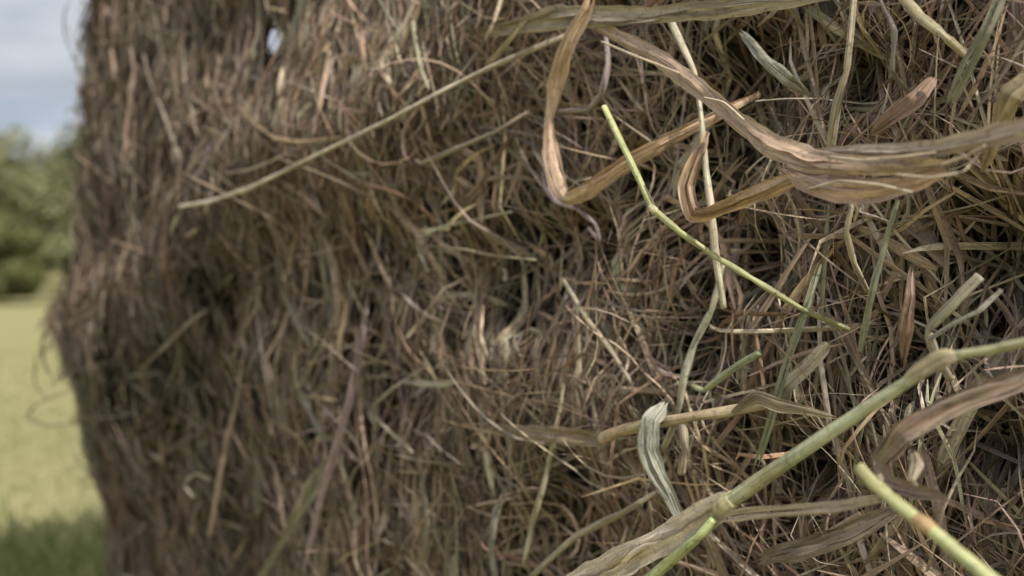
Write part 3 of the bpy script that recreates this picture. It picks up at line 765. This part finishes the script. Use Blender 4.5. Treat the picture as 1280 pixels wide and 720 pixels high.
for i, (rows, col, lab) in enumerate(thin):
    if rows[0][0] < 640: col = tuple(c * k for c, k in zip(col, (.86, .80, .80)))
    flat = any(w in lab for w in ('blade', 'leaf under', 'torn leaf', 'pointed leaf', 'flattened'))
    if flat and 'long green' not in lab or 'leaf above' in lab:
        kind = ('dry_leaf', 'leaf') if ('torn leaf' in lab or 'pointed leaf' in lab) and col[0] > col[1] * 1.4 else ('grass_blade', 'blade')
        rows = [list(r) + [random.uniform(-.3, .5)] for r in rows]
        leaf(rows, col, lab, kind[1], name=kind[0])
    else:
        # strands are a little irregular
        stalk(rows, col, lab, name='hay_stalk', cat='straw', mat=M_HAY, ridges=.12)

# frayed curls off the bulge at the far corner
for rows, lab in [
    ([(62, 400, 0, 5), (52, 430, 0, 5), (55, 455, 0, 5), (64, 470, 0, 3)], 'short dark tuft end drooping from the bulge at the far left'),
    ([(70, 425, 0, 3), (45, 445, 0, 3), (44, 480, 0, 3), (60, 500, 0, 2)], 'wispy strand looping off the far left bulge'),
    ([(80, 490, 0, 3), (45, 505, 0, 3), (34, 522, 0, 3), (60, 532, 0, 3), (110, 528, 0, 2)], 'thin strand sticking out below the bulge like a hairpin'),
    ([(105, 40, 0, 2), (96, 70, 0, 3), (97, 95, 0, 2), (108, 110, 0, 2)], 'fine curl against the sky on the far left edge')]:
    stalk([(a, b, c - .0, d) for a, b, c, d in rows], (.26, .2, .13), lab, name='hay_wisp', cat='wisp', mat=M_HAY)

# ------------------------------------------------------------------ ground
def field():
    m, nt = new_mat('mown_field')
    out = node(nt, 'ShaderNodeOutputMaterial')
    tc = node(nt, 'ShaderNodeTexCoord')
    n1 = node(nt, 'ShaderNodeTexNoise'); n1.inputs['Scale'].default_value = .35; n1.inputs['Detail'].default_value = 6
    n2 = node(nt, 'ShaderNodeTexNoise'); n2.inputs['Scale'].default_value = 9; n2.inputs['Detail'].default_value = 6
    nt.links.new(tc.outputs['Object'], n1.inputs[0]); nt.links.new(tc.outputs['Object'], n2.inputs[0])
    mx = node(nt, 'ShaderNodeMath', operation='ADD'); nt.links.new(n1.outputs[0], mx.inputs[0]); nt.links.new(n2.outputs[0], mx.inputs[1])
    mr = node(nt, 'ShaderNodeMapRange'); mr.inputs[1].default_value = .7; mr.inputs[2].default_value = 1.3
    nt.links.new(mx.outputs[0], mr.inputs[0])
    cr = node(nt, 'ShaderNodeValToRGB')
    cr.color_ramp.elements[0].color = (.21, .205, .095, 1); cr.color_ramp.elements[1].color = (.33, .305, .155, 1)
    nt.links.new(mr.outputs[0], cr.inputs[0])
    pb = node(nt, 'ShaderNodeBsdfPrincipled'); pb.inputs['Roughness'].default_value = .95; pb.inputs['Specular IOR Level'].default_value = .05
    nt.links.new(cr.outputs[0], pb.inputs['Base Color'])
    bp = node(nt, 'ShaderNodeBump'); bp.inputs['Strength'].default_value = .6; bp.inputs['Distance'].default_value = .05
    nt.links.new(n2.outputs[0], bp.inputs['Height']); nt.links.new(bp.outputs[0], pb.inputs['Normal'])
    nt.links.new(pb.outputs[0], out.inputs[0])
    bm = bmesh.new()
    R = 1500
    g = [-R, -400, -150, -60, -20, -8, 0, 8, 20, 40, 60, 150, 400, R]
    vs = [[bm.verts.new((x, y, 0)) for y in g] for x in g]
    for i in range(len(g) - 1):
        for j in range(len(g) - 1):
            bm.faces.new((vs[i][j], vs[i + 1][j], vs[i + 1][j + 1], vs[i][j + 1]))
    me = bpy.data.meshes.new('field'); bm.to_mesh(me); bm.free(); me.materials.append(m)
    tag(link('field', me), 'pale mown hay field stretching to the trees', 'field', kind='structure')
field()

def grass(name, n, xr, yr, hmu, cols, dens=None, label=None):
    x = rng.uniform(*xr, n); y = rng.uniform(*yr, n)
    inb = ((np.stack([x, y], 1) - P0) @ D > S0) & ((np.stack([x, y], 1) - P0) @ D < L - .05) & ((np.stack([x, y], 1) - P0) @ N < -.05) & ((np.stack([x, y], 1) - P0) @ N > -DEPTH)
    if dens is not None: inb |= rng.random(n) > dens(x, y)
    x, y = x[~inb], y[~inb]; n = len(x)
    t = np.linspace(0, 1, 4)[None]
    a = rng.uniform(0, 6.28, (n, 1)); lean = rng.uniform(.1, 1.0, (n, 1)); h = np.abs(rng.normal(hmu, hmu * .4, (n, 1)))
    Pg = np.stack([x[:, None] + np.cos(a) * lean * h * t ** 1.7, y[:, None] + np.sin(a) * lean * h * t ** 1.7, h * t * (1 - .25 * lean * t)], axis=-1)
    W_ = rng.uniform(.0015, .004, (n, 1)) * (1 - t * .85)
    Cc = np.array(cols)[rng.integers(0, len(cols), n)] * rng.uniform(.7, 1.25, (n, 1))
    me = mesh_from(name, *build_ribbons(Pg, W_, Cc, rng.uniform(-.6, .6, (n, 4))), M_GRASS)
    tag(link(name, me), label, 'grass', kind='stuff')
grass('stubble_grass', 60000, (-6, 1.5), (1.8, 11), .035, [(.34, .32, .15), (.26, .28, .11), (.40, .37, .20), (.19, .22, .07)],
      dens=lambda x, y: (2.2 / np.maximum(y, 2.2)) ** 1.0 * ((x > -.75 * y) & (x < 0)), label='short pale stubble on the sunlit field')
grass('long_grass', 22000, (-3.2, .2), (1.3, 3.7), .085, [(.27, .32, .11), (.33, .37, .15), (.40, .41, .21), (.20, .26, .08)],
      dens=lambda x, y: sstep(2.95, 2.45, y + .25 * vnoise(x * 3, y * 3, 40)), label='longer green grass growing in the shadow of the bale')

# ------------------------------------------------------------------ trees along the field
def tree_mats():
    m, nt = new_mat('foliage')
    out = node(nt, 'ShaderNodeOutputMaterial')
    at_ = node(nt, 'ShaderNodeAttribute', attribute_name='col')
    d = node(nt, 'ShaderNodeBsdfDiffuse'); t = node(nt, 'ShaderNodeBsdfTranslucent')
    nz = node(nt, 'ShaderNodeTexNoise'); nz.inputs['Scale'].default_value = 3
    mr = node(nt, 'ShaderNodeMapRange'); mr.inputs[3].default_value = .75; mr.inputs[4].default_value = 1.65
    nt.links.new(nz.outputs[0], mr.inputs[0])
    vm = node(nt, 'ShaderNodeVectorMath', operation='SCALE'); nt.links.new(at_.outputs['Color'], vm.inputs[0]); nt.links.new(mr.outputs[0], vm.inputs['Scale'])
    nt.links.new(vm.outputs[0], d.inputs[0]); nt.links.new(vm.outputs[0], t.inputs[0])
    mx = node(nt, 'ShaderNodeMixShader'); mx.inputs[0].default_value = .3
    nt.links.new(d.outputs[0], mx.inputs[1]); nt.links.new(t.outputs[0], mx.inputs[2]); nt.links.new(mx.outputs[0], out.inputs[0])
    b, nt = new_mat('bark')
    out = node(nt, 'ShaderNodeOutputMaterial'); nz = node(nt, 'ShaderNodeTexNoise'); nz.inputs['Scale'].default_value = 12
    cr = node(nt, 'ShaderNodeValToRGB'); cr.color_ramp.elements[0].color = (.04, .03, .02, 1); cr.color_ramp.elements[1].color = (.14, .11, .08, 1)
    pb = node(nt, 'ShaderNodeBsdfPrincipled'); pb.inputs['Roughness'].default_value = .9
    nt.links.new(nz.outputs[0], cr.inputs[0]); nt.links.new(cr.outputs[0], pb.inputs[0]); nt.links.new(pb.outputs[0], out.inputs[0])
    return m, b
M_FOL, M_BARK = tree_mats()

def tree(x, y, H, R, col, label, low=.06, seed=0, n=12000):
    r = np.random.default_rng(seed)
    root = empty('field_tree', (x, y, 0)); tag(root, label, 'tree', 'trees along the far side of the field')
    segs = []
    def limb(a, b, r0, r1):
        pts = spline([a, (a + b) / 2 + r.normal(0, .04 * np.linalg.norm(b - a), 3), b], 4)
        segs.append((pts, np.linspace(r0, r1, len(pts))))
    limb(np.zeros(3), np.array([r.normal(0, .3), r.normal(0, .3), H * .72]), H * .03, H * .008)
    nl = 11
    lobes = []
    for k in range(nl):
        a = k * 2.4 + r.random(); z0 = H * r.uniform(.12, .55)
        b = np.array([math.cos(a) * R * r.uniform(.4, .8), math.sin(a) * R * r.uniform(.4, .8), z0 + H * r.uniform(.1, .3)])
        limb(np.array([0, 0, z0]), b, H * .011, H * .003)
        lobes.append((b, R * r.uniform(.35, .55)))
    for k in range(10):
        a = r.uniform(0, 6.28); q = r.uniform(0, .55)
        lobes.append((np.array([math.cos(a) * R * q, math.sin(a) * R * q, H * r.uniform(.55, .88)]), R * r.uniform(.28, .45)))
    for k in range(9):
        a = r.uniform(0, 6.28)
        lobes.append((np.array([math.cos(a) * R * .7, math.sin(a) * R * .7, H * r.uniform(low + .06, .3)]), R * r.uniform(.25, .4)))
    bmv, bmf = [], []
    for pts, rad in segs:
        base = len(bmv)
        for i, p in enumerate(pts):
            for k in range(7):
                an = k * 2 * math.pi / 7
                bmv.append((p[0] + math.cos(an) * rad[i], p[1] + math.sin(an) * rad[i], p[2]))
        for i in range(len(pts) - 1):
            for k in range(7):
                bmf.append((base + i * 7 + k, base + i * 7 + (k + 1) % 7, base + (i + 1) * 7 + (k + 1) % 7, base + (i + 1) * 7 + k))
    me = bpy.data.meshes.new('trunk'); me.from_pydata([tuple(v) for v in bmv], [], bmf); me.materials.append(M_BARK)
    o = bpy.data.objects.new('trunk', me); COL.objects.link(o); o.parent = root
    li = r.integers(0, len(lobes), n)
    d = r.normal(size=(n, 3)); d /= np.linalg.norm(d, axis=1, keepdims=True)
    rad = r.random(n) ** .4
    c = np.array([lobes[i][0] for i in li]) + d * (rad * np.array([lobes[i][1] for i in li]))[:, None] * np.array([1, 1, .8])
    c[:, 2] = np.maximum(c[:, 2], H * .03)
    sz = r.uniform(.09, .2, n)[:, None]
    t1 = np.cross(d, r.normal(size=(n, 3))); t1 /= np.linalg.norm(t1, axis=1, keepdims=True)
    nn = d + r.normal(0, .5, (n, 3)); nn /= np.linalg.norm(nn, axis=1, keepdims=True)
    t1 = np.cross(nn, t1); t1 /= np.linalg.norm(t1, axis=1, keepdims=True); t2 = np.cross(nn, t1)
    v = np.stack([c - t1 * sz, c - t2 * sz * .6, c + t1 * sz, c + t2 * sz * .6], axis=1).reshape(-1, 3)
    f = np.arange(n * 4).reshape(-1, 4)
    lobecol = r.uniform(.7, 1.35, len(lobes))
    cl = np.array(col)[None] * (r.uniform(.75, 1.25, n) * lobecol[li])[:, None]
    me = mesh_from('crown', v, f, np.zeros((n * 4, 2)), np.repeat(cl, 4, axis=0), M_FOL, smooth=False)
    o = bpy.data.objects.new('crown', me); COL.objects.link(o); o.parent = root

TR = [  # tall crowns lightened in colour to imitate haze
 (-26.2, 44, 9.0, 3.4, (.215, .22, .115), 'pale olive bushy tree at the left edge of the photo, behind the field'),
 (-23.0, 39, 4.2, 2.0, (.13, .14, .06), 'dark green low tree in front of the taller trees at the left'),
 (-22.9, 46, 9.6, 3.6, (.22, .225, .12), 'tall yellow green tree partly hidden by the left edge of the bale'),
 (-19.4, 47, 10.6, 3.8, (.18, .19, .10), 'tallest tree, mostly behind the bale with its side showing left of it'),
 (-31.0, 47, 9.0, 4.4, (.18, .21, .10), 'round green tree just beyond the left edge of the photo'),
]
for i, (x, y, H, R, c, lab) in enumerate(TR):
    tree(x, y, H, R, c, lab, seed=50 + i)

def woods():
    r = np.random.default_rng(5)
    nl, per = 330, 170
    ly = r.uniform(62, 105, nl); lx = r.uniform(-95, 5, nl)
    gz = (7.5 + 5 * sstep(-62, -42, lx)) * sstep(60, 105, ly) * (.9 + .25 * vnoise(lx * .05, ly * .05, 3))
    lz = gz + r.uniform(1.5, 6.2, nl); lr = r.uniform(2.0, 3.6, nl)
    li = np.repeat(np.arange(nl), per); n = len(li)
    d = r.normal(size=(n, 3)); d /= np.linalg.norm(d, axis=1, keepdims=True)
    c = np.stack([lx, ly, lz], 1)[li] + d * (lr[li] * r.random(n) ** .3)[:, None]
    c[:, 2] = np.maximum(c[:, 2], .2)
    nn = d + r.normal(0, .5, (n, 3)); t1 = np.cross(nn, r.normal(size=(n, 3))); t1 /= np.linalg.norm(t1, axis=1, keepdims=True)
    t2 = np.cross(nn, t1); t2 /= np.linalg.norm(t2, axis=1, keepdims=True)
    sz = r.uniform(.18, .42, n)[:, None]
    v = np.stack([c - t1 * sz, c - t2 * sz * .7, c + t1 * sz, c + t2 * sz * .7], axis=1).reshape(-1, 3)
    pal = np.array([(.215, .215, .12), (.185, .19, .10), (.24, .235, .13), (.15, .16, .08)])  # leaf colours lightened, distance haze painted into them
    cl = pal[r.integers(0, 4, nl)][li] * r.uniform(.75, 1.25, n)[:, None]
    me = mesh_from('woods', v, np.arange(n * 4).reshape(-1, 4), np.zeros((n * 4, 2)), np.repeat(cl, 4, axis=0), M_FOL, smooth=False)
    tag(link('woods', me), 'hazy green wood covering the slope behind the field', 'woods', kind='stuff')
    g = bmesh.new()
    xs = np.linspace(-140, 60, 40); ys = np.linspace(58, 240, 30)
    vs = [[g.verts.new((x, y, float(-.05 + 8.5 * sstep(np.array(60.), np.array(110.), np.array(y)) * (.9 + .2 * math.sin(x * .04)))) ) for y in ys] for x in xs]
    for i in range(len(xs) - 1):
        for j in range(len(ys) - 1): g.faces.new((vs[i][j], vs[i + 1][j], vs[i + 1][j + 1], vs[i][j + 1]))
    me = bpy.data.meshes.new('hill'); g.to_mesh(me); g.free(); me.materials.append(bpy.data.materials['mown_field'])
    for p in me.polygons: p.use_smooth = True
    tag(link('hill', me), kind='structure')
woods()

# ------------------------------------------------------------------ sky, sun
SUN_EL, SUN_DIR = math.radians(46), Vector((.65, -0.76, 0)).normalized()
w = bpy.data.worlds.new('World'); sc.world = w; w.use_nodes = True
nt = w.node_tree; nt.nodes.clear()
out = node(nt, 'ShaderNodeOutputWorld'); bg = node(nt, 'ShaderNodeBackground')
sky = node(nt, 'ShaderNodeTexSky', sky_type='NISHITA'); sky.sun_disc = False
sky.sun_elevation = SUN_EL; sky.sun_rotation = math.atan2(SUN_DIR.x, SUN_DIR.y)
sky.air_density = 1.0; sky.dust_density = 1.5
tc = node(nt, 'ShaderNodeTexCoord')
mp = node(nt, 'ShaderNodeMapping'); mp.inputs['Scale'].default_value = (1, 1, 3.2)
nz = node(nt, 'ShaderNodeTexNoise'); nz.inputs['Scale'].default_value = 3.0; nz.inputs['Detail'].default_value = 7; nz.inputs['Roughness'].default_value = .55
nt.links.new(tc.outputs['Generated'], mp.inputs[0]); nt.links.new(mp.outputs[0], nz.inputs[0])
cr = node(nt, 'ShaderNodeValToRGB'); cr.color_ramp.elements[0].position = .28; cr.color_ramp.elements[1].position = .5
nt.links.new(nz.outputs[0], cr.inputs[0])
mp2 = node(nt, 'ShaderNodeMapping'); mp2.inputs['Scale'].default_value = (1.4, 1.4, 5); mp2.inputs['Location'].default_value = (3, 1, 2)
nz2 = node(nt, 'ShaderNodeTexNoise'); nz2.inputs['Scale'].default_value = 3.4; nz2.inputs['Detail'].default_value = 6
nt.links.new(tc.outputs['Generated'], mp2.inputs[0]); nt.links.new(mp2.outputs[0], nz2.inputs[0])
cc = node(nt, 'ShaderNodeValToRGB')
cc.color_ramp.elements[0].position = .35; cc.color_ramp.elements[0].color = (4.7, 5.2, 5.9, 1)
cc.color_ramp.elements[1].position = .65; cc.color_ramp.elements[1].color = (7.2, 7.5, 8.0, 1)
nt.links.new(nz2.outputs[0], cc.inputs[0])
mx = node(nt, 'ShaderNodeMix', data_type='RGBA')
nt.links.new(cr.outputs[0], mx.inputs['Factor']); nt.links.new(sky.outputs[0], mx.inputs['A']); nt.links.new(cc.outputs[0], mx.inputs['B'])
sx = node(nt, 'ShaderNodeSeparateXYZ'); nt.links.new(tc.outputs['Generated'], sx.inputs[0])
el = node(nt, 'ShaderNodeMapRange', interpolation_type='SMOOTHSTEP'); el.inputs[1].default_value = .3; el.inputs[2].default_value = .75
nt.links.new(sx.outputs[2], el.inputs[0])
tint = node(nt, 'ShaderNodeMix', data_type='RGBA'); tint.inputs['A'].default_value = (1, 1, 1, 1); tint.inputs['B'].default_value = (1.85, 1.72, 1.6, 1)
nt.links.new(el.outputs[0], tint.inputs['Factor'])
vs_ = node(nt, 'ShaderNodeVectorMath', operation='MULTIPLY'); nt.links.new(mx.outputs['Result'], vs_.inputs[0]); nt.links.new(tint.outputs['Result'], vs_.inputs[1])
nt.links.new(vs_.outputs[0], bg.inputs[0]); bg.inputs[1].default_value = 0.10
nt.links.new(bg.outputs[0], out.inputs[0])

sl = bpy.data.lights.new('sun', 'SUN'); sl.energy = 4.6; sl.angle = math.radians(.6); sl.color = (1, .95, .86)
so = bpy.data.objects.new('sun', sl); COL.objects.link(so)
dv = Vector((SUN_DIR.x * math.cos(SUN_EL), SUN_DIR.y * math.cos(SUN_EL), math.sin(SUN_EL)))
so.rotation_euler = dv.to_track_quat('Z', 'Y').to_euler(); so.location = dv * 20

# ------------------------------------------------------------------ camera
cd = bpy.data.cameras.new('camera'); cam = bpy.data.objects.new('camera', cd); COL.objects.link(cam)
cam.location = tuple(CAM); cam.rotation_euler = (math.radians(90), 0, 0)
cd.sensor_width = 36; cd.lens = 36 * FPX / 1280
cd.clip_start = .02; cd.clip_end = 4000
cd.dof.use_dof = True; cd.dof.focus_distance = .55; cd.dof.aperture_fstop = cd.lens / 8.2
sc.camera = cam
sc.view_settings.view_transform = 'Standard'; sc.view_settings.look = 'None'; sc.view_settings.exposure = 0
sc.cycles.max_bounces = 6; sc.cycles.diffuse_bounces = 2
